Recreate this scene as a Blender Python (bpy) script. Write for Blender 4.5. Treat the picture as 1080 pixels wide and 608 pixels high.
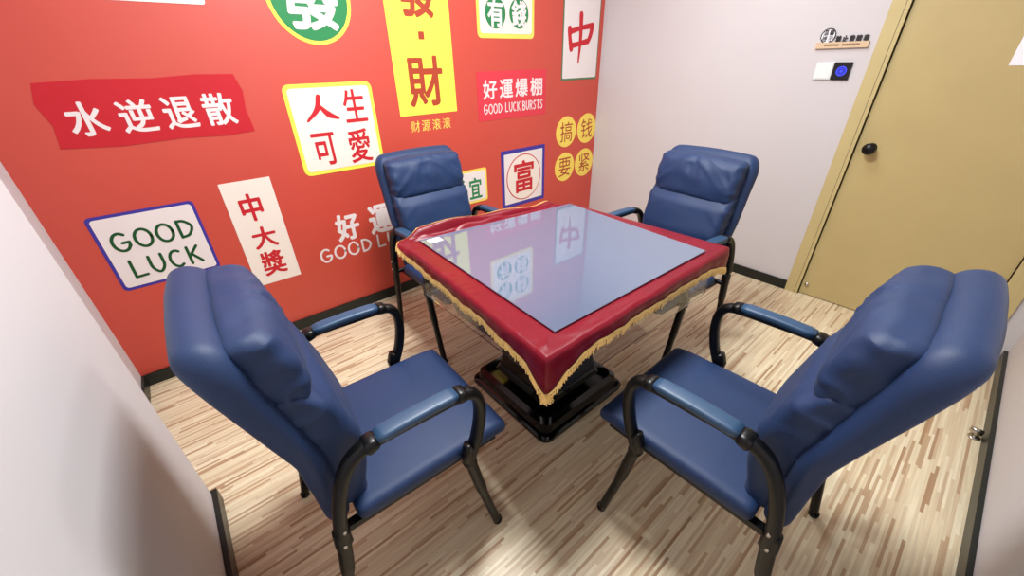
import bpy, bmesh, math, random
from mathutils import Vector, Matrix, noise
random.seed(7)
PI = math.pi
for o in list(bpy.data.objects):
    bpy.data.objects.remove(o)
sc = bpy.context.scene
C = sc.collection

# ------------------------------------------------------------------ camera, world, lights, exposure
F_PX, YAW, PITCH, ROLL = 413.309, 0.687316, 0.521914, -0.024953
CAM = Vector((-3.04746, -2.45554, 1.45))
fw = Vector((math.sin(YAW)*math.cos(PITCH), math.cos(YAW)*math.cos(PITCH), -math.sin(PITCH)))
r0 = Vector((math.cos(YAW), -math.sin(YAW), 0)); u0 = r0.cross(fw)
rr = r0*math.cos(ROLL) + u0*math.sin(ROLL); uu = -r0*math.sin(ROLL) + u0*math.cos(ROLL)
cd = bpy.data.cameras.new('camera'); cam = bpy.data.objects.new('camera', cd); C.objects.link(cam)
M = Matrix((( rr.x, uu.x, -fw.x, CAM.x), (rr.y, uu.y, -fw.y, CAM.y), (rr.z, uu.z, -fw.z, CAM.z), (0, 0, 0, 1)))
cam.matrix_world = M
cd.sensor_fit = 'HORIZONTAL'; cd.sensor_width = 36.0; cd.lens = F_PX/1080*36
cd.clip_start = 0.02; cd.clip_end = 50
sc.camera = cam

sc.view_settings.view_transform = 'Standard'
sc.view_settings.look = 'None'
sc.view_settings.exposure = 0.0
sc.view_settings.gamma = 1.0
sc.view_settings.use_curve_mapping = False

w = bpy.data.worlds.new('world'); sc.world = w; w.use_nodes = True
w.node_tree.nodes['Background'].inputs[0].default_value = (0.8, 0.85, 1.0, 1)
w.node_tree.nodes['Background'].inputs[1].default_value = 0.2

LIGHTS = [((-2.15, -1.35), 80.0), ((-0.95, -1.25), 16.0)]  # main lamp over the table, then an added soft fill lamp
CEIL = 2.7
for (lx, ly), e in LIGHTS:
    ld = bpy.data.lights.new('ceiling_lamp_light', 'AREA'); ld.shape = 'SQUARE'; ld.size = 0.56; ld.energy = e
    ld.color = (0.97, 0.98, 1.0)
    lo = bpy.data.objects.new('ceiling_lamp_light', ld); C.objects.link(lo); lo.location = (lx, ly, CEIL-0.035)

# ------------------------------------------------------------------ helpers
def srgb(r, g, b):
    f = lambda c: (c/255/12.92) if c/255 <= 0.04045 else ((c/255+0.055)/1.055)**2.4
    return (f(r), f(g), f(b), 1)

def mat(name, col, rough=0.5, metal=0.0, spec=0.5, sheen=0.0, coat=0.0, noise_amt=0.0, noise_scale=20.0, bump=0.0, bump_scale=200.0, emit=None, es=1.0):
    m = bpy.data.materials.new(name); m.use_nodes = True
    nt = m.node_tree; b = nt.nodes['Principled BSDF']
    b.inputs['Base Color'].default_value = col; b.inputs['Roughness'].default_value = rough
    b.inputs['Metallic'].default_value = metal; b.inputs['Specular IOR Level'].default_value = spec
    b.inputs['Sheen Weight'].default_value = sheen; b.inputs['Coat Weight'].default_value = coat
    b.inputs['Coat Roughness'].default_value = 0.08
    tc = nt.nodes.new('ShaderNodeTexCoord')
    if noise_amt:
        n = nt.nodes.new('ShaderNodeTexNoise'); n.inputs['Scale'].default_value = noise_scale; n.inputs['Detail'].default_value = 4
        nt.links.new(tc.outputs['Object'], n.inputs['Vector'])
        mr = nt.nodes.new('ShaderNodeMapRange'); mr.inputs['To Min'].default_value = 1-noise_amt; mr.inputs['To Max'].default_value = 1+noise_amt
        mr.inputs['From Min'].default_value = 0.3; mr.inputs['From Max'].default_value = 0.7
        nt.links.new(n.outputs['Fac'], mr.inputs['Value'])
        mx = nt.nodes.new('ShaderNodeVectorMath'); mx.operation = 'SCALE'; mx.inputs[0].default_value = col[:3]
        nt.links.new(mr.outputs['Result'], mx.inputs['Scale']); nt.links.new(mx.outputs['Vector'], b.inputs['Base Color'])
    if bump:
        n2 = nt.nodes.new('ShaderNodeTexNoise'); n2.inputs['Scale'].default_value = bump_scale; n2.inputs['Detail'].default_value = 3
        nt.links.new(tc.outputs['Object'], n2.inputs['Vector'])
        bp = nt.nodes.new('ShaderNodeBump'); bp.inputs['Strength'].default_value = bump; bp.inputs['Distance'].default_value = 0.002
        nt.links.new(n2.outputs['Fac'], bp.inputs['Height']); nt.links.new(bp.outputs['Normal'], b.inputs['Normal'])
    if emit:
        b.inputs['Emission Color'].default_value = emit; b.inputs['Emission Strength'].default_value = es
    return m

MT = {}
MT['white_wall'] = mat('white_wall_paint', srgb(202, 199, 200), 0.65, spec=0.3, noise_amt=0.01, noise_scale=3, bump=0.05, bump_scale=300)
MT['red_wall'] = mat('red_wall_print', srgb(198, 64, 46), 0.5, spec=1.0, noise_amt=0.03, noise_scale=2.2, bump=0.04, bump_scale=260)
MT['baseboard'] = mat('baseboard_black', srgb(28, 32, 28), 0.35, spec=0.4, noise_amt=0.1)
MT['ceiling'] = mat('ceiling_paint', srgb(150, 150, 152), 0.8)
MT['door'] = mat('door_laminate', srgb(188, 170, 118), 0.45, spec=0.4, noise_amt=0.03, noise_scale=6)
MT['door_frame'] = mat('door_frame_laminate', srgb(194, 178, 126), 0.45, spec=0.4, noise_amt=0.03, noise_scale=6)
MT['gap'] = mat('painted_gap_shade', srgb(60, 45, 20), 0.7)  # shade put into the colour, for door gaps and frame groove
MT['black_metal'] = mat('black_painted_steel', srgb(5, 6, 7), 0.36, spec=0.35, noise_amt=0.1)
MT['chrome'] = mat('brushed_chrome', srgb(190, 185, 175), 0.25, metal=1.0, noise_amt=0.05)
MT['navy'] = mat('navy_leatherette', srgb(13, 43, 84), 0.58, spec=0.5, sheen=0.04, noise_amt=0.05, noise_scale=14, bump=0.25, bump_scale=420)
MT['navy_pad'] = mat('navy_armrest_vinyl', srgb(40, 70, 100), 0.45, spec=0.5, noise_amt=0.05, bump=0.1, bump_scale=420)
MT['black_plastic'] = mat('gloss_black_plastic', srgb(4, 4, 5), 0.1, spec=0.35, noise_amt=0.1)
MT['velvet'] = mat('crimson_velvet', srgb(112, 4, 24), 0.36, spec=0.28, sheen=0.12, noise_amt=0.08, noise_scale=9, bump=0.9, bump_scale=26)
MT['velvet'].node_tree.nodes['Principled BSDF'].inputs['Sheen Tint'].default_value = (1, 0.25, 0.4, 1)
MT['fringe'] = mat('gold_thread', srgb(255, 218, 138), 0.6, noise_amt=0.12, noise_scale=60)
MT['paper'] = mat('white_paper', srgb(245, 246, 252), 0.6, noise_amt=0.01)
MT['sw_white'] = mat('switch_white_plastic', srgb(226, 232, 230), 0.3, noise_amt=0.01)
MT['sw_black'] = mat('switch_black_glass', srgb(6, 7, 16), 0.1, noise_amt=0.02)
MT['led'] = mat('blue_indicator_glow', srgb(20, 30, 200), 0.4, emit=srgb(60, 75, 255), es=1.3)
MT['wood_bar'] = mat('pale_gold_bar', srgb(210, 184, 150), 0.5, noise_amt=0.06, noise_scale=30)
MT['ink'] = mat('black_ink', srgb(24, 22, 24), 0.5, noise_amt=0.02)
MT['bronze_ink'] = mat('brown_print', srgb(120, 84, 50), 0.5, noise_amt=0.02)
MT['lamp'] = mat('lamp_diffuser', srgb(250, 248, 245), 0.5, emit=(1, 0.97, 0.93, 1), es=3.0)
MT['lamp_frame'] = mat('lamp_frame_white', srgb(235, 235, 235), 0.4)
def dm(name, r, g, b): MT[name] = mat('print_'+name, srgb(r, g, b), 0.45, spec=0.4, noise_amt=0.015, noise_scale=5)
dm('p_white', 232, 222, 220); dm('p_cream', 238, 226, 214); dm('p_yellow', 246, 232, 84); dm('p_deepyellow', 244, 216, 96)
dm('p_green', 40, 128, 74); dm('p_darkgreen', 14, 78, 34); dm('p_crimson', 192, 30, 42); dm('p_pink', 216, 58, 72)
dm('p_blue', 62, 52, 150); dm('p_redink', 196, 34, 44); dm('p_brown', 168, 64, 42); dm('p_greenline', 84, 120, 84); dm('p_olive', 110, 90, 20)

# tabletop glass: clear polished plate over a pale blue-grey backing
def glass_top_mat():
    m = mat('blue_grey_backed_glass', srgb(92, 104, 126), 0.03, spec=1.0, noise_amt=0.01)
    b = m.node_tree.nodes['Principled BSDF']; b.inputs['IOR'].default_value = 1.75
    return m
MT['glass_top'] = glass_top_mat()
def clear_mat():
    m = bpy.data.materials.new('clear_acrylic'); m.use_nodes = True
    b = m.node_tree.nodes['Principled BSDF']
    b.inputs['Base Color'].default_value = (0.86, 0.87, 0.86, 1); b.inputs['Roughness'].default_value = 0.04
    b.inputs['Transmission Weight'].default_value = 1.0; b.inputs['IOR'].default_value = 1.2
    return m
MT['clear'] = clear_mat()

def floor_mat():
    m = bpy.data.materials.new('strip_laminate_floor'); m.use_nodes = True
    nt = m.node_tree; N = nt.nodes.new; L = nt.links.new; b = nt.nodes['Principled BSDF']
    tc = N('ShaderNodeTexCoord'); sp = N('ShaderNodeSeparateXYZ'); L(tc.outputs['Object'], sp.inputs[0])
    def mth(op, a, bb=None):
        n = N('ShaderNodeMath'); n.operation = op
        for i, v in enumerate((a, bb)):
            if v is None: continue
            if isinstance(v, (int, float)): n.inputs[i].default_value = v
            else: L(v, n.inputs[i])
        return n.outputs[0]
    ry = mth('DIVIDE', sp.outputs['Y'], 0.0095); row = mth('FLOOR', ry)
    wn = N('ShaderNodeTexWhiteNoise'); wn.noise_dimensions = '1D'; L(row, wn.inputs['W'])
    xx = mth('ADD', mth('DIVIDE', sp.outputs['X'], 0.24), mth('MULTIPLY', wn.outputs['Value'], 7.31))
    cell = mth('FLOOR', xx)
    cb = N('ShaderNodeCombineXYZ'); L(cell, cb.inputs[0]); L(row, cb.inputs[1])
    w2 = N('ShaderNodeTexWhiteNoise'); w2.noise_dimensions = '3D'; L(cb.outputs[0], w2.inputs['Vector'])
    rp = N('ShaderNodeValToRGB'); e = rp.color_ramp.elements
    e[0].position = 0.0; e[0].color = srgb(166, 132, 100); e[1].position = 1.0; e[1].color = srgb(232, 220, 190)
    for pos, col in ((0.08, srgb(188, 160, 126)), (0.3, srgb(212, 192, 160)), (0.7, srgb(222, 208, 174))):
        k = e.new(pos); k.color = col
    L(w2.outputs['Value'], rp.inputs['Fac'])
    mp = N('ShaderNodeMapping'); mp.inputs['Scale'].default_value = (6, 160, 1); L(tc.outputs['Object'], mp.inputs['Vector'])
    ns = N('ShaderNodeTexNoise'); ns.inputs['Scale'].default_value = 1.0; ns.inputs['Detail'].default_value = 5; L(mp.outputs[0], ns.inputs['Vector'])
    mr = N('ShaderNodeMapRange'); mr.inputs['From Min'].default_value = 0.3; mr.inputs['From Max'].default_value = 0.7
    mr.inputs['To Min'].default_value = 0.88; mr.inputs['To Max'].default_value = 1.06; L(ns.outputs['Fac'], mr.inputs['Value'])
    fr = mth('FRACT', ry); seam = mth('GREATER_THAN', fr, 0.06); sm = mth('ADD', mth('MULTIPLY', seam, 0.1), 0.9)
    fx = mth('FRACT', xx); sx = mth('ADD', mth('MULTIPLY', mth('GREATER_THAN', fx, 0.006), 0.12), 0.88)
    tot = mth('MULTIPLY', mth('MULTIPLY', mr.outputs['Result'], sm), sx)
    vs = N('ShaderNodeVectorMath'); vs.operation = 'SCALE'; L(rp.outputs['Color'], vs.inputs[0]); L(tot, vs.inputs['Scale'])
    L(vs.outputs['Vector'], b.inputs['Base Color'])
    b.inputs['Roughness'].default_value = 0.38; b.inputs['Specular IOR Level'].default_value = 0.4
    return m
MT['floor'] = floor_mat()

def obj(name, bm, m, parent=None, smooth=False, kind=None):
    me = bpy.data.meshes.new(name)
    bmesh.ops.recalc_face_normals(bm, faces=bm.faces)
    bm.to_mesh(me); bm.free()
    o = bpy.data.objects.new(name, me); C.objects.link(o)
    me.materials.append(MT[m] if isinstance(m, str) else m)
    if smooth:
        for p in me.polygons: p.use_smooth = True
    if parent: o.parent = parent
    if kind: o['kind'] = kind
    return o
def thing(name, label, cat, loc=(0, 0, 0), rz=0, group=None):
    o = bpy.data.objects.new(name, None); C.objects.link(o); o.empty_display_size = 0.1
    o.location = loc; o.rotation_euler = (0, 0, rz); o['label'] = label; o['category'] = cat
    if group: o['group'] = group
    return o
def tag(o, label, cat, group=None):
    o['label'] = label; o['category'] = cat
    if group: o['group'] = group
    return o
def struct(name, bm, m, parent=None):
    o = obj(name, bm, m, parent)
    if not parent: o['kind'] = 'structure'
    return o
def add_box(bm, x0, x1, y0, y1, z0, z1, bevel=0.0, seg=2):
    vs = [bm.verts.new((x, y, z)) for x in (x0, x1) for y in (y0, y1) for z in (z0, z1)]
    idx = [(0, 1, 3, 2), (4, 6, 7, 5), (0, 4, 5, 1), (2, 3, 7, 6), (0, 2, 6, 4), (1, 5, 7, 3)]
    fs = [bm.faces.new([vs[i] for i in f]) for f in idx]
    if bevel:
        es = set(e for f in fs for e in f.edges)
        bmesh.ops.recalc_face_normals(bm, faces=fs)
        bmesh.ops.bevel(bm, geom=list(es), offset=bevel, segments=seg, profile=0.7, affect='EDGES')
def bx(x0, x1, y0, y1, z0, z1, bevel=0.0, seg=2):
    bm = bmesh.new(); add_box(bm, x0, x1, y0, y1, z0, z1, bevel, seg); return bm
def catmull(pts, n=8):
    P = [Vector(p) for p in pts]; P = [P[0]*2-P[1]] + P + [P[-1]*2-P[-2]]
    out = []
    for i in range(1, len(P)-2):
        a, b, c, d = P[i-1:i+3]
        for k in range(n):
            t = k/n
            out.append(0.5*((2*b)+(c-a)*t+(2*a-5*b+4*c-d)*t*t+(3*b-a-3*c+d)*t**3))
    out.append(P[-2]); return out
def add_sweep(bm, path, ra, rb, side=Vector((1, 0, 0)), n=12, power=2.0, cap=True):
    """oval section swept on a path; ra along side, rb across; radii may be lists"""
    rings = []
    L = len(path)
    for i, p in enumerate(path):
        t = (path[min(i+1, L-1)]-path[max(i-1, 0)]).normalized()
        s = (side - t*side.dot(t)).normalized(); nrm = t.cross(s)
        a = ra[i] if isinstance(ra, list) else ra; b = rb[i] if isinstance(rb, list) else rb
        ring = []
        for k in range(n):
            th = 2*PI*k/n; c, q = math.cos(th), math.sin(th)
            c = math.copysign(abs(c)**(2/power), c); q = math.copysign(abs(q)**(2/power), q)
            ring.append(bm.verts.new(p + s*a*c + nrm*b*q))
        rings.append(ring)
    for i in range(L-1):
        for k in range(n):
            bm.faces.new((rings[i][k], rings[i][(k+1) % n], rings[i+1][(k+1) % n], rings[i+1][k]))
    if cap:
        bm.faces.new(rings[0][::-1]); bm.faces.new(rings[-1])
def add_cyl(bm, p0, p1, r0_, r1_=None, n=20):
    p0, p1 = Vector(p0), Vector(p1); r1_ = r0_ if r1_ is None else r1_
    d = (p1-p0).normalized(); s = Vector((1, 0, 0)) if abs(d.x) < 0.9 else Vector((0, 1, 0))
    add_sweep(bm, [p0, p1], [r0_, r1_], [r0_, r1_], s, n)
def soft_box(hx, hy, hz, r, fn, n=(20, 8, 16)):
    """rounded box on a fine grid, every vertex then passed through fn(Vector)->Vector"""
    bm = bmesh.new(); cache = {}
    def vert(i, j, k):
        key = (i, j, k)
        if key in cache: return cache[key]
        q = []
        for a, m_, h in ((i, n[0], hx), (j, n[1], hy), (k, n[2], hz)):
            q.append(h*math.sin(PI/2*(2*a/m_-1)))
        p = Vector(q); c = Vector([max(-(h-r), min(h-r, v)) for v, h in zip(q, (hx, hy, hz))])
        d = p-c
        if d.length > 1e-9: p = c + d.normalized()*r
        v = bm.verts.new(fn(p)); cache[key] = v; return v
    for a in range(n[0]):
        for b_ in range(n[1]):
            for k in (0, n[2]):
                bm.faces.new([vert(a, b_, k), vert(a+1, b_, k), vert(a+1, b_+1, k), vert(a, b_+1, k)])
    for a in range(n[0]):
        for c in range(n[2]):
            for j in (0, n[1]):
                bm.faces.new([vert(a, j, c), vert(a+1, j, c), vert(a+1, j, c+1), vert(a, j, c+1)])
    for b_ in range(n[1]):
        for c in range(n[2]):
            for i in (0, n[0]):
                bm.faces.new([vert(i, b_, c), vert(i, b_+1, c), vert(i, b_+1, c+1), vert(i, b_, c+1)])
    return bm
def lerp_tab(tab, z):
    if z <= tab[0][0]: (a, b), (c, d) = tab[0], tab[1]
    elif z >= tab[-1][0]: (a, b), (c, d) = tab[-2], tab[-1]
    else:
        for (a, b), (c, d) in zip(tab, tab[1:]):
            if a <= z <= c: break
    return b + (d-b)*(z-a)/(c-a)

# ------------------------------------------------------------------ room
W_, D_ = 3.56, 2.883        # width (x from -W_ to 0), depth (y from -D_ to 0)
PX, PY = -3.362, -1.02      # near left wall stands forward of the alcove
struct('floor', bx(-W_-0.1, 0.1, -D_-0.1, 0.1, -0.05, 0), 'floor')
struct('ceiling', bx(-W_-0.1, 0.1, -D_-0.1, 0.1, CEIL, CEIL+0.08), 'ceiling')
struct('wall_back', bx(-W_, 0.0, 0, 0.1, 0, CEIL), 'red_wall')
DY0, DY1, DZ = -1.910, -2.735, 2.05    # door opening
bm = bmesh.new()
add_box(bm, 0, 0.1, DY0, 0.1, 0, CEIL); add_box(bm, 0, 0.1, -D_, DY1, 0, CEIL); add_box(bm, 0, 0.1, DY1, DY0, DZ, CEIL)
struct('wall_right', bm, 'white_wall')
struct('wall_front', bx(-W_, 0.1, -D_-0.1, -D_, 0, CEIL), 'white_wall')
struct('wall_left', bx(-W_-0.1, -W_, -D_, 0.1, 0, CEIL), 'white_wall')
struct('wall_left_forward', bx(-W_, PX, -D_, PY, 0, CEIL, 0.006, 2), 'white_wall')
BH, BT = 0.068, 0.012
struct('baseboard_back', bx(-W_, 0, -BT, 0, 0, BH, 0.002), 'baseboard')
struct('baseboard_left', bx(-W_, -W_+BT, PY, -BT, 0, BH, 0.002), 'baseboard')
bm = bmesh.new(); add_box(bm, PX, PX+BT+0.006, -D_, PY+0.012, 0, BH, 0.002); add_box(bm, -W_+BT, PX, PY, PY+0.012, 0, BH, 0.002)
struct('baseboard_left_forward', bm, 'baseboard')
bm = bmesh.new(); add_box(bm, -BT, 0, -1.832, -BT, 0, BH, 0.002)
struct('baseboard_right', bm, 'baseboard')
struct('baseboard_front', bx(PX+BT, -BT, -D_, -D_+BT+0.004, 0, BH, 0.002), 'baseboard')
# door with its frame
door = obj('door_1', bx(0.012, 0.05, DY1+0.004, DY0-0.004, 0.006, DZ-0.004, 0.002), 'door'); door['kind'] = 'structure'
bm = bmesh.new()
add_box(bm, -0.012, 0.1, DY0, -1.832, 0, DZ+0.078, 0.003); add_box(bm, -0.012, 0.1, -2.812, DY1, 0, DZ+0.078, 0.003)
add_box(bm, -0.012, 0.1, DY1, DY0, DZ, DZ+0.078, 0.003)
add_box(bm, -0.004, 0.1, DY0-0.0, DY0+0.016, 0, DZ, 0.001)
struct('trim_1', bm, 'door_frame')
struct('groove_shade_strip', bx(-0.0126, -0.0115, DY0+.0175, DY0+.0195, 0, DZ), 'gap')  # dark strip laid on the frame as the shade of a groove
struct('gap_shade_sheet', bx(0.052, 0.09, DY1, DY0, 0, DZ), 'gap')  # dark sheet behind the door, stands in for shade in its gaps
bm = bmesh.new(); kz, ky = 0.985, -1.982
add_cyl(bm, (0.012, ky, kz), (0.002, ky, kz), 0.027, 0.026, 28); add_cyl(bm, (0.004, ky, kz), (-0.03, ky, kz), 0.011, 0.011, 20)
add_sweep(bm, [Vector((-0.024-0.036*t, ky, kz)) for t in (0, .12, .3, .5, .7, .88, 1)], [.014, .024, .03, .0315, .029, .02, .004], [.014, .024, .03, .0315, .029, .02, .004], Vector((0, 1, 0)), 24)
obj('door_knob', bm, 'black_metal', door, True)
bm = bmesh.new(); add_cyl(bm, (0.013, -1.943, 0.078), (0.004, -1.943, 0.078), 0.013, 0.012, 20); add_cyl(bm, (0.004, -1.943, 0.078), (-0.004, -1.943, 0.078), 0.006, 0.006, 16)
obj('door_stop_catch', bm, 'chrome', door, True)
t = thing('paper_notice', 'white paper sheet stuck on the tan door', 'notice', (0.011, -2.445, 1.39))
obj('sheet', bx(-0.0012, 0.0005, -0.105, 0.105, 0, 0.297), 'paper', t)
# floor door stop
t = thing('door_stop', 'small silver door stop on the floor by the front wall', 'door stop', (-0.80, -2.845, 0))
bm = bmesh.new(); add_cyl(bm, (0, 0, 0), (0, 0, 0.005), 0.021, 0.019, 24); add_cyl(bm, (0, 0, 0.005), (0, 0, 0.034), 0.008, 0.007, 16)
obj('base', bm, 'chrome', t, True)
bm = bmesh.new(); add_cyl(bm, (0, -0.014, 0.033), (0, 0.024, 0.037), 0.013, 0.012, 20)
obj('head', bm, 'chrome', t, True)
# ceiling lamps (out of frame, they light the room; the second is an added soft fill)
for i, ((lx, ly), e) in enumerate(LIGHTS):
    t = thing('ceiling_lamp', 'square white ceiling light panel ' + ('above the card table' if i == 0 else 'added as soft fill, nearer the door wall'), 'ceiling light', (lx, ly, CEIL))
    bm = bmesh.new()
    for a in ((-.3, -.285, -.3, .3), (.285, .3, -.3, .3), (-.285, .285, -.3, -.285), (-.285, .285, .285, .3)): add_box(bm, *a, -0.03, 0)
    obj('frame', bm, 'lamp_frame', t); obj('diffuser', bx(-.285, .285, -.285, .285, -0.025, -0.01), 'lamp', t)

# ------------------------------------------------------------------ printed signs on the red wall
def poly_bm(pts, y0, y1):
    """extrude a polygon given in (x,z) from y0 to y1 (towards the room is -y)"""
    bm = bmesh.new()
    a = [bm.verts.new((x, y0, z)) for x, z in pts]; b = [bm.verts.new((x, y1, z)) for x, z in pts]
    bm.faces.new(a); bm.faces.new(b[::-1]); n = len(pts)
    for i in range(n): bm.faces.new((a[i], a[(i+1) % n], b[(i+1) % n], b[i]))
    return bm
def rrect(x0, x1, z0, z1, r=0.02, n=6):
    out = []
    for cx, cz, a0 in ((x1-r, z1-r, 0), (x0+r, z1-r, 90), (x0+r, z0+r, 180), (x1-r, z0+r, 270)):
        for k in range(n+1):
            a = math.radians(a0+90*k/n); out.append((cx+r*math.cos(a), cz+r*math.sin(a)))
    return out
def ell(cx, cz, rx, rz, n=40): return [(cx+rx*math.cos(2*PI*k/n), cz+rz*math.sin(2*PI*k/n)) for k in range(n)]
def glyph_bm(ch, x0, x1, z0, z1, y, bold=0.0, T=0.0008):
    """one character from the built-in font as a mesh fitted to a box on a plane y = const"""
    cu = bpy.data.curves.new('g', 'FONT'); cu.body = ch; cu.resolution_u = 4
    o = bpy.data.objects.new('g', cu); C.objects.link(o)
    dg = bpy.context.evaluated_depsgraph_get(); me = bpy.data.meshes.new_from_object(o.evaluated_get(dg))
    bpy.data.objects.remove(o); bpy.data.curves.remove(cu)
    bm = bmesh.new(); bm.from_mesh(me); bpy.data.meshes.remove(me)
    if not bm.verts: return bm
    xs = [v.co.x for v in bm.verts]; zs = [v.co.y for v in bm.verts]
    a, b, c, d = min(xs), max(xs), min(zs), max(zs)
    for v in bm.verts:
        v.co = Vector((x0+(v.co.x-a)/max(b-a, 1e-6)*(x1-x0), y, z0+(v.co.y-c)/max(d-c, 1e-6)*(z1-z0)))
    r = bmesh.ops.extrude_face_region(bm, geom=bm.faces[:])
    for v in [g for g in r['geom'] if isinstance(g, bmesh.types.BMVert)]: v.co.y += T
    if bold > 0:        # thicken the strokes: shifted copies of the same character
        dl = bold*(z1-z0); me = bpy.data.meshes.new('t'); bm.to_mesh(me); bm.free(); bm = bmesh.new()
        for k in range(8):
            t2 = me.copy(); a_ = PI*k/4
            t2.transform(Matrix.Translation((dl*math.cos(a_), 0.00001*k, dl*math.sin(a_)))); bm.from_mesh(t2); bpy.data.meshes.remove(t2)
        bpy.data.meshes.remove(me)
    return bm
def merge(bms):
    out = bmesh.new()
    for b in bms:
        me = bpy.data.meshes.new('t'); b.to_mesh(me); b.free(); out.from_mesh(me); bpy.data.meshes.remove(me)
    return out
NS = [0]
def stroke_bm(bm, pts, wd, y, T=0.0008, n=8):
    """rounded flat brush stroke along pts [(x,z)] with half width wd (number or list)"""
    P = catmull([(x, 0, z) for x, z in pts], 6) if len(pts) > 2 else [Vector((x, 0, z)) for x, z in pts]
    L = len(P)
    def wid(i):
        if not isinstance(wd, (list, tuple)): return wd
        u = i/(L-1)*(len(wd)-1); k = min(int(u), len(wd)-2); return wd[k]+(wd[k+1]-wd[k])*(u-k)
    left, right = [], []
    for i, p in enumerate(P):
        t = (P[min(i+1, L-1)]-P[max(i-1, 0)]).normalized(); nn = Vector((-t.z, 0, t.x))
        left.append(p+nn*wid(i)); right.append(p-nn*wid(i))
    t0 = (P[1]-P[0]).normalized(); t1 = (P[-1]-P[-2]).normalized()
    def capf(c, t, ww):
        nn = Vector((-t.z, 0, t.x)); return [c + nn*ww*math.cos(a)+t*ww*math.sin(a) for a in [PI*k/6 for k in range(1, 6)]]
    quads = [(left[i], right[i], right[i+1], left[i+1]) for i in range(L-1)]
    NS[0] += 1; y = y-0.00006*(NS[0] % 9)
    polys = [list(q) for q in quads] + [[left[-1]]+capf(P[-1], t1, wid(L-1))+[right[-1]], [right[0]]+capf(P[0], -t0, wid(0))+[left[0]]]
    for pl in polys:
        a = [bm.verts.new((v.x, y, v.z)) for v in pl]
        try: bm.faces.new(a)
        except ValueError: pass
def arc(cx, cz, rx, rz, a0, a1, n=10): return [(cx+rx*math.cos(math.radians(a0+(a1-a0)*k/n)), cz+rz*math.sin(math.radians(a0+(a1-a0)*k/n))) for k in range(n+1)]
HAND = {
 'G': [arc(.5, .5, .45, .48, 50, 330) , [(.55, .45), (.92, .45)], [(.92, .45), (.9, .24)]],
 'O': [arc(.5, .5, .46, .48, 0, 360, 16)],
 'D': [[(.12, .97), (.12, .03)], [(.12, .97), (.55, .9), (.9, .55), (.6, .12), (.12, .03)]],
 'L': [[(.15, 1), (.12, .04)], [(.12, .04), (.85, .06)]],
 'U': [[(.08, 1), (.08, .35), (.45, .02), (.85, .35), (.88, 1)]],
 'C': [arc(.55, .5, .45, .48, 55, 305)],
 'K': [[(.15, 1), (.15, 0)], [(.85, .97), (.18, .45)], [(.35, .55), (.9, .02)]],
 'B': [[(.12, 1), (.12, 0)], [(.12, 1), (.7, .9), (.65, .6), (.12, .52)], [(.12, .52), (.85, .42), (.75, .08), (.12, 0)]],
 'R': [[(.12, 1), (.12, 0)], [(.12, 1), (.8, .88), (.7, .58), (.12, .5)], [(.4, .5), (.88, 0)]],
 'S': [[(.85, .88), (.5, 1), (.18, .78), (.5, .52), (.82, .28), (.5, 0), (.1, .12)]],
 'T': [[(.02, .97), (.98, .97)], [(.5, .97), (.5, 0)]],
}
def hand_text(txt, x0, x1, z0, z1, y, wd, slope=0.0, gap=0.2):
    bm = bmesh.new(); n = len(txt); adv = (x1-x0)/(n-gap)
    lw = adv*(1-gap)
    for i, ch in enumerate(txt):
        if ch == ' ': continue
        for st in HAND[ch]:
            stroke_bm(bm, [(x0+i*adv+px*lw, z0+pz*(z1-z0)+slope*(i*adv+px*lw)) for px, pz in st], wd, y)
    r = bmesh.ops.extrude_face_region(bm, geom=bm.faces[:])
    for v in [g for g in r['geom'] if isinstance(g, bmesh.types.BMVert)]: v.co.y += 0.0008
    return bm
Y1, Y2, Y3, Y4 = -0.0020, -0.0032, -0.0044, -0.0056
def decal(label): return thing('wall_sign', label, 'wall sign', (0, 0, 0), 0)
def chars(t, spec, m, y, bold=0.02, name='lettering'):
    for c, a, b, c0, d in spec:
        e_ = bold*(d-c0); obj('character', glyph_bm(c, a+e_, b-e_, c0+e_, d-e_, y-0.0008, bold), m, t)

t = decal('crimson brushed banner with four white Chinese characters, upper left of the red wall')
pts = [(-3.366, 1.422), (-3.2, 1.43), (-3.0, 1.426), (-2.85, 1.436), (-2.70, 1.433), (-2.682, 1.36), (-2.694, 1.28), (-2.685, 1.18), (-2.8, 1.172), (-2.98, 1.18), (-3.2, 1.172), (-3.385, 1.185), (-3.37, 1.27), (-3.388, 1.35)]
obj('banner', poly_bm(pts, 0, Y1), 'p_crimson', t)
chars(t, [('水', -3.325, -3.205, 1.222, 1.352), ('逆', -3.165, -3.045, 1.22, 1.35), ('退', -3.015, -2.895, 1.22, 1.352), ('散', -2.865, -2.74, 1.22, 1.358)], 'p_white', Y1, 0.022)

t = decal('pale cream sign at the top left, mostly above the picture')
obj('panel', poly_bm(rrect(-3.20, -2.715, 1.697, 2.12, 0.012), 0, Y1), 'p_cream', t)

t = decal('round green sign with yellow rim and white Chinese character')
obj('rim', poly_bm(ell(-2.272, 1.751, .2, .2, 56), 0, Y1), 'p_yellow', t)
obj('panel', poly_bm(ell(-2.272, 1.751, .182, .182, 56), Y1, Y2), 'p_green', t)
chars(t, [('發', -2.415, -2.125, 1.612, 1.89)], 'p_white', Y2, 0.03)

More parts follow.
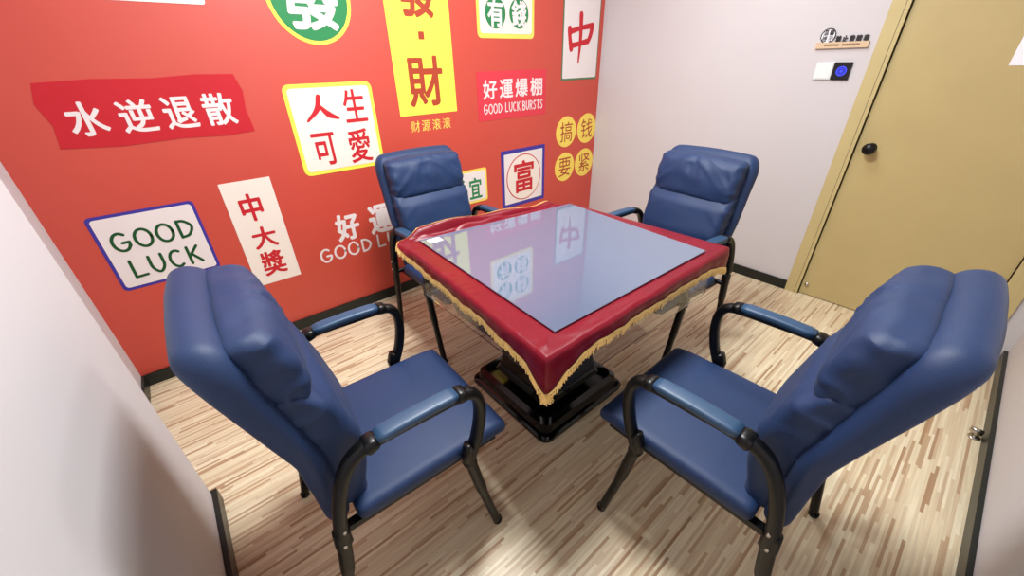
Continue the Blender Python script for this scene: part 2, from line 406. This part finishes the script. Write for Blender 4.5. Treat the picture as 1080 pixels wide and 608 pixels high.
t = decal('tall bright yellow vertical sign with red brush characters')
obj('panel', poly_bm(rrect(-1.888, -1.474, 1.175, 2.16, 0.004), 0, Y1), 'p_yellow', t)
chars(t, [('發', -1.81, -1.555, 1.688, 1.98), ('財', -1.81, -1.56, 1.22, 1.50)], 'p_brown', Y1, 0.025)
obj('dot', poly_bm(rrect(-1.70, -1.662, 1.582, 1.622, .003), Y1, Y2), 'p_brown', t)
t = decal('small row of four thin yellow characters under the yellow sign')
chars(t, [(c, -1.826+i*.077, -1.764+i*.077, 1.076, 1.142) for i, c in enumerate('财源滚滚')], 'p_deepyellow', 0, 0.0)

t = decal('square cream sign with yellow border and four red brush characters')
obj('border', poly_bm(rrect(-2.512, -2.042, .917, 1.378, .035), 0, Y1), 'p_yellow', t)
obj('panel', poly_bm(rrect(-2.492, -2.062, .937, 1.358, .02), Y1, Y2), 'p_cream', t)
bm = bmesh.new()
S = lambda *a: stroke_bm(bm, *a)
yy = Y2-0.0008
S([(-2.345, 1.315), (-2.365, 1.255), (-2.425, 1.20)], [.012, .014, .006], yy); S([(-2.35, 1.27), (-2.31, 1.225), (-2.262, 1.203)], [.008, .016, .007], yy)
r_ = bmesh.ops.extrude_face_region(bm, geom=bm.faces[:])
for v in [g for g in r_['geom'] if isinstance(g, bmesh.types.BMVert)]: v.co.y += 0.0008
chars(t, [(c, a, b, c0, d) for c, a, b, c0, d in (('生', -2.222, -2.095, 1.172, 1.342), ('可', -2.435, -2.31, .962, 1.136), ('愛', -2.238, -2.108, .95, 1.136))], 'p_redink', Y2, .014)
obj('character', bm, 'p_redink', t)

t = decal('cream sign with yellow border and four green discs, at the top')
obj('border', poly_bm(rrect(-1.268, -.771, 1.595, 2.092, .03), 0, Y1), 'p_deepyellow', t)
obj('panel', poly_bm(rrect(-1.246, -.793, 1.622, 2.07, .02), Y1, Y2), 'p_cream', t)
for k, (cx, cz, ch) in enumerate([(-1.117, 1.735, '有'), (-.912, 1.739, '錢'), (-1.117, 1.945, '有'), (-.912, 1.945, '錢')]):
    d = obj('disc', poly_bm(ell(cx, cz, .086, .086, 40), Y2, Y3), 'p_green', t)
    obj('lettering', glyph_bm(ch, cx-.062, cx+.062, cz-.072, cz+.07, Y3-0.0008, .03), 'p_white', d)

t = decal('tall white tile sign with thin green edge and one red character, next to the corner')
obj('border', poly_bm(rrect(-.474, -.046, 1.316, 1.90, .012), 0, Y1), 'p_greenline', t)
obj('panel', poly_bm(rrect(-.462, -.056, 1.33, 1.888, .012), Y1, Y2), 'p_white', t)
bm = bmesh.new(); yy = Y2-0.0008
S([(-.40, 1.665), (-.395, 1.61), (-.375, 1.535)], [.022, .018, .022], yy); S([(-.395, 1.645), (-.28, 1.672), (-.15, 1.692)], [.018, .015, .020], yy)
S([(-.14, 1.69), (-.155, 1.63), (-.18, 1.585)], [.024, .021, .018], yy); S([(-.375, 1.555), (-.28, 1.57), (-.18, 1.588)], [.019, .017, .020], yy)
S([(-.275, 1.76), (-.272, 1.60), (-.285, 1.44)], [.022, .018, .008], yy)
r_ = bmesh.ops.extrude_face_region(bm, geom=bm.faces[:])
for v in [g for g in r_['geom'] if isinstance(g, bmesh.types.BMVert)]: v.co.y += 0.0008
obj('lettering', bm, 'p_redink', t)

t = decal('pink rectangle sign with white Chinese characters above English words')
obj('panel', poly_bm(rrect(-1.298, -.641, 1.09, 1.402, .006), 0, Y1), 'p_pink', t)
chars(t, [(c, -1.25+i*.148, -1.125+i*.148, 1.228, 1.35) for i, c in enumerate('好運爆棚')], 'p_white', Y1, 0.02)
for wrd, a, b in (('GOOD', -1.25, -1.085), ('LUCK', -1.055, -.91), ('BURSTS', -.885, -.675)): obj('word', hand_text(wrd, a, b, 1.135, 1.195, Y1-.0008, .0036), 'p_white', t)

for i, (cx, cz, ch, wd) in enumerate([(-.387, .924, '搞', 'upper left'), (-.122, .926, '钱', 'upper right'), (-.388, .628, '要', 'lower left'), (-.128, .630, '紧', 'lower right')]):
    t = decal(wd + ' of the four yellow discs with thin brown characters near the corner')
    t['group'] = 'yellow character discs near the corner'
    obj('disc', poly_bm(ell(cx, cz, .124, .124, 44), 0, Y1), 'p_deepyellow', t)
    chars(t, [(ch, cx-.075, cx+.075, cz-.08, cz+.08)], 'p_brown', Y1, 0.0)

t = decal('white square sign with blue border and red ringed character')
obj('border', poly_bm(rrect(-1.111, -.64, .40, .859, .006), 0, Y1), 'p_blue', t)
obj('panel', poly_bm(rrect(-1.082, -.669, .43, .83, .004), Y1, Y2), 'p_white', t)
obj('ring', poly_bm(ell(-.876, .628, .186, .186, 56), Y2, Y3), 'p_redink', t)
obj('ring_centre', poly_bm(ell(-.876, .628, .178, .178, 56), Y3, Y4), 'p_cream', t)
chars(t, [('富', -.985, -.77, .505, .765)], 'p_redink', Y4, 0.02)

t = decal('small white sign with yellow border and green characters, half behind a chair')
obj('border', poly_bm(rrect(-1.78, -1.256, .519, .77, .018), 0, Y1), 'p_deepyellow', t)
obj('panel', poly_bm(rrect(-1.765, -1.272, .536, .753, .012), Y1, Y2), 'p_white', t)
chars(t, [('皆', -1.585, -1.455, .55, .72), ('宜', -1.425, -1.31, .55, .71)], 'p_green', Y2, 0.02)

t = decal('white Chinese characters above white English words printed straight on the red wall')
chars(t, [('好', -2.427, -2.28, .49, .665), ('運', -2.215, -2.055, .48, .675)], 'p_white', 0, 0.035)
obj('word', hand_text('GOOD', -2.555, -2.228, .388, .472, -0.0008, .0062), 'p_white', t); obj('word', hand_text('LUCK', -2.19, -1.90, .388, .472, -0.0008, .0062), 'p_white', t)

t = decal('tall cream vertical sign with three red characters, behind the left chair')
obj('panel', poly_bm(rrect(-2.923, -2.689, .363, .952, .003), 0, Y1), 'p_cream', t)
chars(t, [('中', -2.868, -2.765, .735, .885), ('大', -2.865, -2.745, .575, .70), ('獎', -2.865, -2.745, .408, .555)], 'p_redink', Y1, 0.025)

t = decal('white sign with blue border and green English words, at far left')
obj('border', poly_bm(rrect(-3.44, -3.046, .535, .90, .02), 0, Y1), 'p_blue', t)
obj('panel', poly_bm(rrect(-3.427, -3.059, .549, .886, .014), Y1, Y2), 'p_white', t)
obj('word', hand_text('GOOD', -3.395, -3.085, .725, .812, Y2-.0008, .0062, .02), 'p_darkgreen', t); obj('word', hand_text('LUCK', -3.38, -3.10, .588, .675, Y2-.0008, .0062, .02), 'p_darkgreen', t)

# ------------------------------------------------------------------ switches and small plaque on the white wall (plane x = 0)
def wall_bm(bm):        # turn a mesh made on y=const, x right / z up, to face -x on wall x=0 (image right = -y)
    for v in bm.verts:
        x, y, z = v.co; v.co = Vector((y, -x, z))
    return bm
t = thing('light_switch', 'white square light switch on the wall left of the black panel', 'light switch', (0, -1.634, 1.369))
obj('plate', bx(-0.009, 0, -.0425, .0425, -.043, .043, .003), 'sw_white', t)
obj('rocker', bx(-0.012, -0.008, -.036, .036, -.037, .037, .0015), 'sw_white', t)
t = thing('control_panel', 'black square touch panel with glowing blue dial on the wall', 'control panel', (0, -1.7205, 1.369))
obj('plate', bx(-0.011, 0, -.0415, .0415, -.044, .044, .003), 'sw_black', t)
bm = bmesh.new()
for k in range(28):
    a = 2*PI*k/28; a2 = a+2*PI/28*0.98
    for ra, rb_ in ((.019, .024),):
        vs = [bm.verts.new((-0.0118, r*math.cos(q), r*math.sin(q))) for r, q in ((ra, a), (rb_, a), (rb_, a2), (ra, a2))]; bm.faces.new(vs)
for k in range(12):
    a = 2*PI*k/12
    vs = [bm.verts.new((-0.0118, .013*math.cos(a)+dx_, .013*math.sin(a)+dz_)) for dx_, dz_ in ((-.002, -.002), (.002, -.002), (.002, .002), (-.002, .002))]; bm.faces.new(vs)
vs = [bm.verts.new((-0.0118, .007*math.cos(2*PI*k/16), .007*math.sin(2*PI*k/16))) for k in range(16)]; bm.faces.new(vs)
r_ = bmesh.ops.extrude_face_region(bm, geom=bm.faces[:])
for v in [g for g in r_['geom'] if isinstance(g, bmesh.types.BMVert)]: v.co.x += 0.001
obj('blue_dial', bm, 'led', t)
t = thing('wall_plaque', 'small raised character plaque on a pale gold bar above the switches', 'plaque', (0, 0, 0))
obj('bar', bx(-0.014, 0, -1.80, -1.558, 1.481, 1.511, .001), 'wood_bar', t)
bm = bmesh.new(); ring = [Vector((-0.006, -1.602+.034*math.cos(2*PI*k/32), 1.543+.034*math.sin(2*PI*k/32))) for k in range(33)]
add_sweep(bm, ring, .004, .0022, Vector((1, 0, 0)), 8, cap=False); obj('ring', bm, 'ink', t)
bm = bmesh.new(); add_sweep(bm, [Vector((0, -1.602, 1.543)), Vector((-0.004, -1.602, 1.543))], .0335, .0335, Vector((0, 1, 0)), 32)
obj('disc', bm, 'paper', t)
sp_ = [(c, a, a+.024, z, z+.025) for c, a, z in (('温', 1.576, 1.545), ('馨', 1.604, 1.545), ('提', 1.576, 1.516), ('示', 1.604, 1.516))]
obj('ring_lettering', wall_bm(merge([glyph_bm(c, a, b, z0, z1, -0.0052, .02) for c, a, b, z0, z1 in sp_])), 'ink', t)
obj('raised_lettering', wall_bm(merge([glyph_bm(c, 1.643+i*.031, 1.666+i*.031, 1.511, 1.540, -0.009, .028, .006) for i, c in enumerate('禁止黄赌毒')])), 'ink', t)
bm = bmesh.new(); x_ = 1.60
while x_ < 1.76:
    w_ = random.uniform(.003, .007)
    if not 1.668 < x_ < 1.682: add_box(bm, -0.0148, -0.0138, -x_-w_, -x_, 1.492, 1.502)
    x_ += w_+.0022
obj('bar_lettering', bm, 'bronze_ink', t)

# ------------------------------------------------------------------ mahjong table
TC = (-1.955, -1.385)
tb = thing('mahjong_table', 'square card table with glossy black pedestal under a red cloth', 'table', (TC[0], TC[1], 0))
X = lambda v: v-TC[0]
Yv = lambda v: v-TC[1]
x0, x1, y0, y1 = X(-2.392), X(-1.485), Yv(-1.865), Yv(-1.045)
obj('tabletop', bx(x0, x1, y0, y1, .735, .768, .006), 'black_plastic', tb)
bm = bmesh.new()
k0, k1, l0, l1 = x0, x1, y0, y1
th = .006
add_box(bm, k0, k1, l0, l0+th, .565, .735); add_box(bm, k0, k1, l1-th, l1, .565, .735)
add_box(bm, k0, k0+th, l0+th, l1-th, .565, .735); add_box(bm, k1-th, k1, l0+th, l1-th, .565, .735)
obj('clear_apron', bm, 'clear', tb)['label'] = 'clear see-through apron below the red cloth'
def frustum(bm, secs, bevel=0.03, n=5):
    """stack of rounded squares: secs = [(half, z), ...]"""
    rings = []
    for h, z in secs:
        rings.append([bm.verts.new((x, y, z)) for x, y in rrect(-h, h, -h, h, min(bevel, h*.6), n)])
    m_ = len(rings[0])
    for a, b in zip(rings, rings[1:]):
        for i in range(m_): bm.faces.new((a[i], a[(i+1) % m_], b[(i+1) % m_], b[i]))
    bm.faces.new(rings[0][::-1]); bm.faces.new(rings[-1])
bm = bmesh.new(); frustum(bm, [(.20, .40), (.295, .415), (.31, .43), (.345, .60), (.36, .735)]); obj('chassis', bm, 'black_plastic', tb)
bm = bmesh.new(); frustum(bm, [(.19, .10), (.175, .13), (.165, .2), (.165, .36), (.19, .41)]); obj('column', bm, 'black_plastic', tb)
bm = bmesh.new(); frustum(bm, [(.275, 0), (.28, .006), (.28, .022), (.272, .03), (.262, .034), (.255, .075), (.235, .092), (.215, .096), (.19, .10)], .045, 7); obj('base', bm, 'black_plastic', tb, False)
bm = bmesh.new(); add_box(bm, -.262, -.258, -.05, .12, .05, .06)
bm.free()

# glass plate on the cloth
ZT = .776
GQ = [(-2.382, -1.832), (-1.547, -1.852), (-1.490, -1.068), (-2.343, -.963)]
gl = thing('glass_plate', 'blue-grey polished glass plate lying on the red cloth', 'glass plate', (TC[0], TC[1], ZT+.003))
bm = bmesh.new()
a = [bm.verts.new((X(x), Yv(y), 0.0)) for x, y in GQ]; b = [bm.verts.new((X(x), Yv(y), 0.005)) for x, y in GQ]
bm.faces.new(a[::-1]); bm.faces.new(b)
for i in range(4): bm.faces.new((a[i], a[(i+1) % 4], b[(i+1) % 4], b[i]))
bmesh.ops.bevel(bm, geom=bm.edges[:], offset=.0012, segments=1, affect='EDGES')
obj('plate', bm, 'glass_top', gl)
bm = bx(X(-2.322), X(-2.262), Yv(-1.035), Yv(-.99), .0052, .0058); bmesh.ops.rotate(bm, verts=bm.verts, cent=(X(-2.29), Yv(-1.01), 0), matrix=Matrix.Rotation(-.08, 3, 'Z'))
obj('sticker', bm, 'paper', gl)['label'] = 'small white sticker in the corner of the glass'

# tablecloth
OQ = [Vector((-2.472, -1.892)), Vector((-1.432, -1.888)), Vector((-1.468, -1.034)), Vector((-2.400, -.922))]
cen = sum(OQ, Vector((0, 0)))/4
def smooth(a, b, x):
    t = max(0, min(1, (x-a)/(b-a))); return t*t*(3-2*t)
peri = []   # (outer point, normal, side index, distance from start corner, side length)
for s in range(4):
    A, B = OQ[s], OQ[(s+1) % 4]; L_ = (B-A).length; d = (B-A)/L_; nn = Vector((d.y, -d.x))
    prev = (A-OQ[s-1]).normalized(); np_ = Vector((prev.y, -prev.x))
    rc = .018
    for k in range(5):      # rounded corner at A
        u = k/5*0.5+0.5; nk = (np_*(1-u)+nn*u).normalized() if k else (np_+nn).normalized()
        peri.append((A + (np_+nn)*(-rc) + nk*rc*1.25 if False else A + d*(rc*k/5), nk, s, rc*k/5, L_))
    n_ = 110
    for k in range(n_+1):
        q = rc + (L_-2*rc)*k/n_; peri.append((A+d*q, nn, s, q, L_))
    nxt = (OQ[(s+2) % 4]-B).normalized(); nx = Vector((nxt.y, -nxt.x))
    for k in range(1, 5):
        u = k/5*.5; nk = (nn*(1-u)+nx*u).normalized(); peri.append((B-d*(rc*(1-k/5)), nk, s, L_-rc*(1-k/5), L_))
bm = bmesh.new(); rings = []; hem = []
CD = [.085, .055, .02, -.01]     # extra drop at corners NL, NR, FR, FL
CS = [.075, .09, .05, .06]
for i, (O, n, s, q, L_) in enumerate(peri):
    dA, dB = q, L_-q
    ex = CD[s]*math.exp(-dA/CS[s]) + CD[(s+1) % 4]*math.exp(-dB/CS[(s+1) % 4])
    drop = .040+ex + .0016*math.sin(q*23+s) + .001*math.sin(q*61+2*s)
    up = 0.0
    if s == 2: up = smooth(0.02, .12, dA)*(1-smooth(.10, .0, dB)*.75)
    if s == 3: up = .25*(1-smooth(.0, .06, dA))
    loop = (1-smooth(.06, .13, dA)) if s == 3 else (1-smooth(.02, .10, dB) if s == 2 else 0)
    hump = (1.0+1.1*smooth(.62, .30, dB)) if s == 2 else 1.0
    ring = []
    O3 = Vector((O.x, O.y, 0)); n3 = Vector((n.x, n.y, 0)); I3 = Vector((cen.x, cen.y, 0))
    inw = (I3-O3)
    for f_ in (.34, .26, .2, .15, .12, .1, .08, .06, .045, .03, .012):
        p = O3+inw*f_; rip = .0065*max(0, noise.noise(Vector((p.x*(22 if s == 3 else 8), p.y*(22 if s != 3 else 30), 1))))*smooth(.125, .06, f_)
        lift = up*hump*.018*math.exp(-((f_-.035)/.03)**2)*(0.55+.45*math.sin(q*13+1)+.25*math.sin(q*31)) if f_ < .12 else 0
        p.z = ZT + max(rip, -.0008) + max(lift, 0); ring.append(p)
    wv = .0025*math.sin(q*27+s*2)+.0015*math.sin(q*83)
    if s in (0, 3): wv *= 1
    for k, g in enumerate((0, .12, .3, .5, .7, .85, 1.0)):
        zz = ZT - .001 - (drop)*g
        out = .004+.008*math.sin(min(g*3, 1)*PI/2) + wv*g
        pd = O3 + n3*(out+loop*.014*math.sin(g*PI/2)); pd.z = zz+loop*.012*g
        # upturned / bunched variant on the far side
        pu = O3 + n3*(.006+.03*g + .01*math.sin(q*17)*g); pu.z = ZT + .012*hump*math.sin(g*PI*.8)+.008*math.sin(q*19+1)*g + .012*hump*g
        ring.append(pd*(1-up)+pu*up)
    hem.append((ring[-1].copy(), n3, up, s, q))
    rings.append([bm.verts.new(p) for p in ring])
m_ = len(rings); kk = len(rings[0])
for i in range(m_):
    a, b = rings[i], rings[(i+1) % m_]
    for j in range(kk-1): bm.faces.new((a[j], b[j], b[j+1], a[j+1]))
bm.faces.new([r[0] for r in rings])
bmesh.ops.remove_doubles(bm, verts=bm.verts, dist=1e-5)
for v in bm.verts: v.co.x -= TC[0]; v.co.y -= TC[1]
tc_ = thing('tablecloth', 'crimson velvet tablecloth with gold fringe draped over the card table', 'tablecloth', (TC[0], TC[1], 0))
co = obj('cloth', bm, 'velvet', tc_, True)
sm_ = co.modifiers.new('thick', 'SOLIDIFY'); sm_.thickness = .0015; sm_.offset = -1
bm = bmesh.new()
H = len(hem)
def hem_at(u):
    i = int(u) % H; f_ = u-int(u); a, b = hem[i], hem[(i+1) % H]
    return a[0].lerp(b[0], f_), a[1].lerp(b[1], f_).normalized(), a[2]*(1-f_)+b[2]*f_
band = [p[0]+p[1]*.001 for p in hem]
off = Vector((TC[0], TC[1], 0))
pr = None
for i in range(H+1):
    p, n, up, s, q = hem[i % H]
    t1 = (p+n*.003+Vector((0, 0, .004))-off); t2 = (p+n*.0035+(Vector((0, 0, -.006))*(1-up)+n*.008*up)-off)
    cur = (bm.verts.new(t1), bm.verts.new(t2))
    if pr: bm.faces.new((pr[0], cur[0], cur[1], pr[1]))
    pr = cur
# strands
acc = 0; last = hem[0][0]
pos = []
for i in range(H):
    a, b = hem[i][0], hem[(i+1) % H][0]; L_ = (b-a).length; n_ = max(1, int(L_/.0034)) if L_ > .0005 else 0
    for k in range(n_): pos.append(hem_at(i+k/n_))
for p, n, up in pos:
    ln = random.uniform(.020, .032); jit = Vector((random.uniform(-.003, .003), random.uniform(-.003, .003), 0))
    dn = Vector((0, 0, -1))*(1-up)+(n*1.0+Vector((0, 0, -.5)))*up; dn.normalize()
    a = p+n*.002-off; m1 = a+dn*ln*.55+jit*.5+n*.002; b = a+dn*ln+jit
    r = random.uniform(.0015, .0024)
    add_sweep(bm, [a, m1, b], [r*.8, r*1.2, r*1.1], [r*.8, r*1.2, r*1.1], Vector((n.y, -n.x, 0)), 4)
# tassel at the near corner
pc = min(hem, key=lambda h: (h[0].xy-Vector((-2.48, -1.9))).length)[0]
for k in range(60):
    a = pc-off+Vector((random.uniform(-.01, .01), random.uniform(-.01, .01), random.uniform(0, .006)))
    b = a+Vector((random.uniform(-.012, .012), random.uniform(-.012, .012), -random.uniform(.02, .032)))
    add_sweep(bm, [a, (a+b)/2, b], .0017, .0017, Vector((1, 0, 0)), 4)
obj('gold_fringe', bm, 'fringe', tc_)

# ------------------------------------------------------------------ armchairs (sitter looks along +y)
HW = .275
def tube(name, pts, ra, rb, root, s, m='black_metal', n=14, power=2.4, dens=8):
    bm = bmesh.new(); add_sweep(bm, catmull([(s*x, y, z) for x, y, z in pts], dens), ra, rb, Vector((1, 0, 0)), n, power)
    return obj(name, bm, m, root, True)
REAR = [(.40, -.268), (.45, -.270), (.67, -.284), (.83, -.332), (.92, -.360), (1.02, -.388)]
SEAM = [(.40, -.212), (.666, -.227), (.778, -.254), (.905, -.287), (1.02, -.313)]
def make_chair(name, label, group):
    t = thing(name, label, 'chair', group=group)
    # side frames
    for s in (-1, 1):
        arm = tube('armrest_frame', [(HW, .112, .40), (HW, .128, .44), (HW, .152, .50), (HW, .168, .575), (HW, .166, .635), (HW, .145, .672), (HW, .10, .684), (HW, 0, .688), (HW, -.11, .690), (HW, -.160, .680), (HW, -.196, .648), (HW, -.226, .58), (HW, -.247, .49), (HW, -.258, .40)], .0205, .0165, t, s)
        for (ya, yb) in ((.098, .128), (-.148, -.116)):
            bm = bmesh.new(); za = .692; 
            pth = [Vector((s*HW, ya+(yb-ya)*u, .691 - (.007*(u if yb > .1 else 1-u)))) for u in (0, .15, .5, .85, 1)]
            add_sweep(bm, pth, [.021, .0255, .0255, .024, .020], [.014, .0185, .0185, .017, .013], Vector((1, 0, 0)), 20, 3.2)
            obj('pad_cap', bm, 'black_metal', arm, True)
        bm = bmesh.new(); pth = [Vector((s*HW, .10-.218*u, .697+.003*math.sin(u*PI))) for u in [k/12 for k in range(13)]]
        add_sweep(bm, pth, [.020]+[.0245]*11+[.020], [.010]+[.0125]*11+[.010], Vector((1, 0, 0)), 20, 3.6)
        obj('armrest_pad', bm, 'navy_pad', t, True)
        lf = tube('leg', [(HW, .126, .475), (HW, .116, .445), (HW, .124, .39), (HW, .155, .22), (HW, .202, .006)], [.0195]*8+[.019]*8+[.0175]*8+[.015]*9, [.017]*8+[.021]*8+[.0175]*8+[.0145]*9, t, s)
        lr = tube('leg', [(HW, -.252, .46), (HW, -.258, .40), (HW, -.275, .28), (HW, -.324, .006)], [.0195]*8+[.018]*8+[.015]*9, [.021]*8+[.018]*8+[.0145]*9, t, s)
        for leg_, (yy_, ) in ((lf, (.203,)), (lr, (-.325,))):
            bm = bmesh.new(); add_cyl(bm, (s*HW, yy_, 0), (s*HW, yy_, .014), .0165, .0165, 16); obj('foot_cap', bm, 'black_plastic', leg_, True)
        bm = bmesh.new(); add_cyl(bm, (s*(HW+.012), -.246, .47), (s*(HW+.0235), -.246, .47), .0055, .0045, 12); obj('bolt', bm, 'chrome', arm, True); bm = bmesh.new(); add_cyl(bm, (s*(HW+.012), -.256, .42), (s*(HW+.0235), -.256, .42), .0055, .0045, 12)
        obj('bolt', bm, 'chrome', arm, True)
    # steel under the seat
    bm = bmesh.new()
    for yb_ in (.115, -.245):
        add_sweep(bm, [Vector((-HW, yb_, .40)), Vector((HW, yb_, .40))], .011, .013, Vector((0, 1, 0)), 10)
    add_box(bm, -.24, -.215, -.26, .24, .382, .402); add_box(bm, .215, .24, -.26, .24, .382, .402)
    add_box(bm, -.22, .22, .19, .215, .382, .402)
    obj('seat_frame', bm, 'black_metal', t)
    # seat cushion
    def sf(p):
        x, y, z = p
        u, v = x/.252, (y-.0)/.245
        zz = z + (.010*(1-u*u)*(1-v*v) if z > 0 else 0)
        yy_ = y+.04
        if y > .14: zz -= .9*(y-.14)**2*1.2 * (1 if z > 0 else .3)
        zz += .0012*noise.noise(Vector((x*14, y*14, 2)))
        return Vector((x, yy_, .423+zz))
    obj('seat', soft_box(.252, .245, .027, .022, sf, (24, 24, 8)), 'navy', t, True)
    # back shell
    def bf(p):
        x, d, z = p          # d in [-.04,.04], z in [-.3,.3]
        zz = .719+z
        yr, yf = lerp_tab(REAR, zz), lerp_tab(SEAM, zz)
        if zz > 1.0: pass
        g = (d+.04)/.08*1.12-.04
        wd = 1.0 - .10*smooth(.75, .42, zz) - .03*smooth(.95, 1.02, zz) - .05*smooth(.95, 1.04, zz)**2
        y = yr+(yf-yr)*g
        # bowed across the width, softly padded
        y += -.006*(1-(x/.24)**2)
        y += .0016*noise.noise(Vector((x*9, d*30, zz*14)))
        zz += .008*(1-(x/.24)**2)*smooth(.85, 1.02, zz)
        return Vector((x*wd, y, zz))
    obj('back_shell', soft_box(.250, .040, .317, .0395, bf, (26, 12, 34)), 'navy', t, True)
    # lower back cushion
    def ridge(a, b, c): return 1-min(1, abs(noise.noise(Vector((a, b, c))))*3.2)
    def lf_(p):
        x, d, z = p
        zz = .640+z
        base = lerp_tab(SEAM, zz) - .014
        g = (d+.05)/.10
        th_ = .094+.012*math.sin(PI*smooth(.44, .86, zz))-.02*smooth(.62, .44, zz)
        th_ += .014*(1-(x/.225)**2)
        edge = smooth(.08, .2, abs(x))
        th_ -= .030*smooth(.78, .86, zz)
        y = base + th_*g
        top = smooth(.62, .80, zz)
        y += (.005*ridge(x*4, 7.3, zz*15+abs(x)*9)*edge*top + .004*noise.noise(Vector((x*5, 3, zz*12))))*g
        xx = x - .014*math.copysign(1, x)*smooth(.62, .44, zz) + math.copysign(1, x)*edge*.010*ridge(2.1, d*8+zz*4, zz*13)*top
        return Vector((xx, y, zz+.004*noise.noise(Vector((x*8, d*12, 4)))))
    obj('back_cushion', soft_box(.222, .050, .218, .030, lf_, (38, 16, 60)), 'navy', t, True)
    # head pillow
    def hf(p):
        x, d, z = p
        zz = .916+z
        base = lerp_tab(SEAM, zz)-.012
        g = (d+.05)/.10
        th_ = .076+.018*(1-(x/.23)**2)+.018*math.sin(PI*max(0, min(1, (zz-.83)/.19)))
        y = base+th_*g
        dx = x-.015; rad = math.sqrt(dx*dx+(zz-1.03)**2)
        ang = math.atan2(dx, 1.04-zz)
        y += .009*ridge(ang*3.1, rad*5, 1.7)*math.exp(-(rad/.13)**2)*g
        y -= .010*math.exp(-((dx-.1*(1.0-zz))/.007)**2)*smooth(.91, 1.0, zz)*g
        edge = smooth(.07, .2, abs(x))
        y += (.005*ridge(x*5+2, 1, zz*17+abs(x)*16)*edge + .004*noise.noise(Vector((x*8, 1, zz*20))))*g
        zz += .006*noise.noise(Vector((x*9, d*18, 5))) + .006*(1-(x/.222)**2)*smooth(.9, 1.0, zz)
        xx = x + math.copysign(1, x)*smooth(.15, .21, abs(x))*(.007*ridge(3, d*20, zz*16)-.005)
        return Vector((xx, y, zz))
    obj('head_pillow', soft_box(.224, .050, .100, .030, hf, (60, 18, 34)), 'navy', t, True)
    return t
def dup(root, loc, rz, label):
    r = root.copy(); C.objects.link(r); r.location = loc; r.rotation_euler = (0, 0, rz); r['label'] = label
    for ch in list(root.children):
        c = ch.copy(); C.objects.link(c); c.parent = r
        for g in ch.children:
            d = g.copy(); C.objects.link(d); d.parent = c
    return r
chair = make_chair('armchair', 'navy padded armchair nearest on the left, seen from behind its back', 'navy armchairs around the card table')
# heading a: forward direction angle; +y local -> rotate by a-90deg
chair.location = (-2.778, -1.492, 0); chair.rotation_euler = (0, 0, -.035-PI/2)
dup(chair, (-1.982, -2.190, 0), 1.589-PI/2, 'navy padded armchair nearest on the right, its back towards the front wall')
dup(chair, (-1.989, -.683, 0), -1.565-PI/2, 'navy padded armchair against the red wall, facing the camera')
dup(chair, (-1.245, -1.478, 0), 3.065-PI/2, 'navy padded armchair in front of the white wall, left of the door')
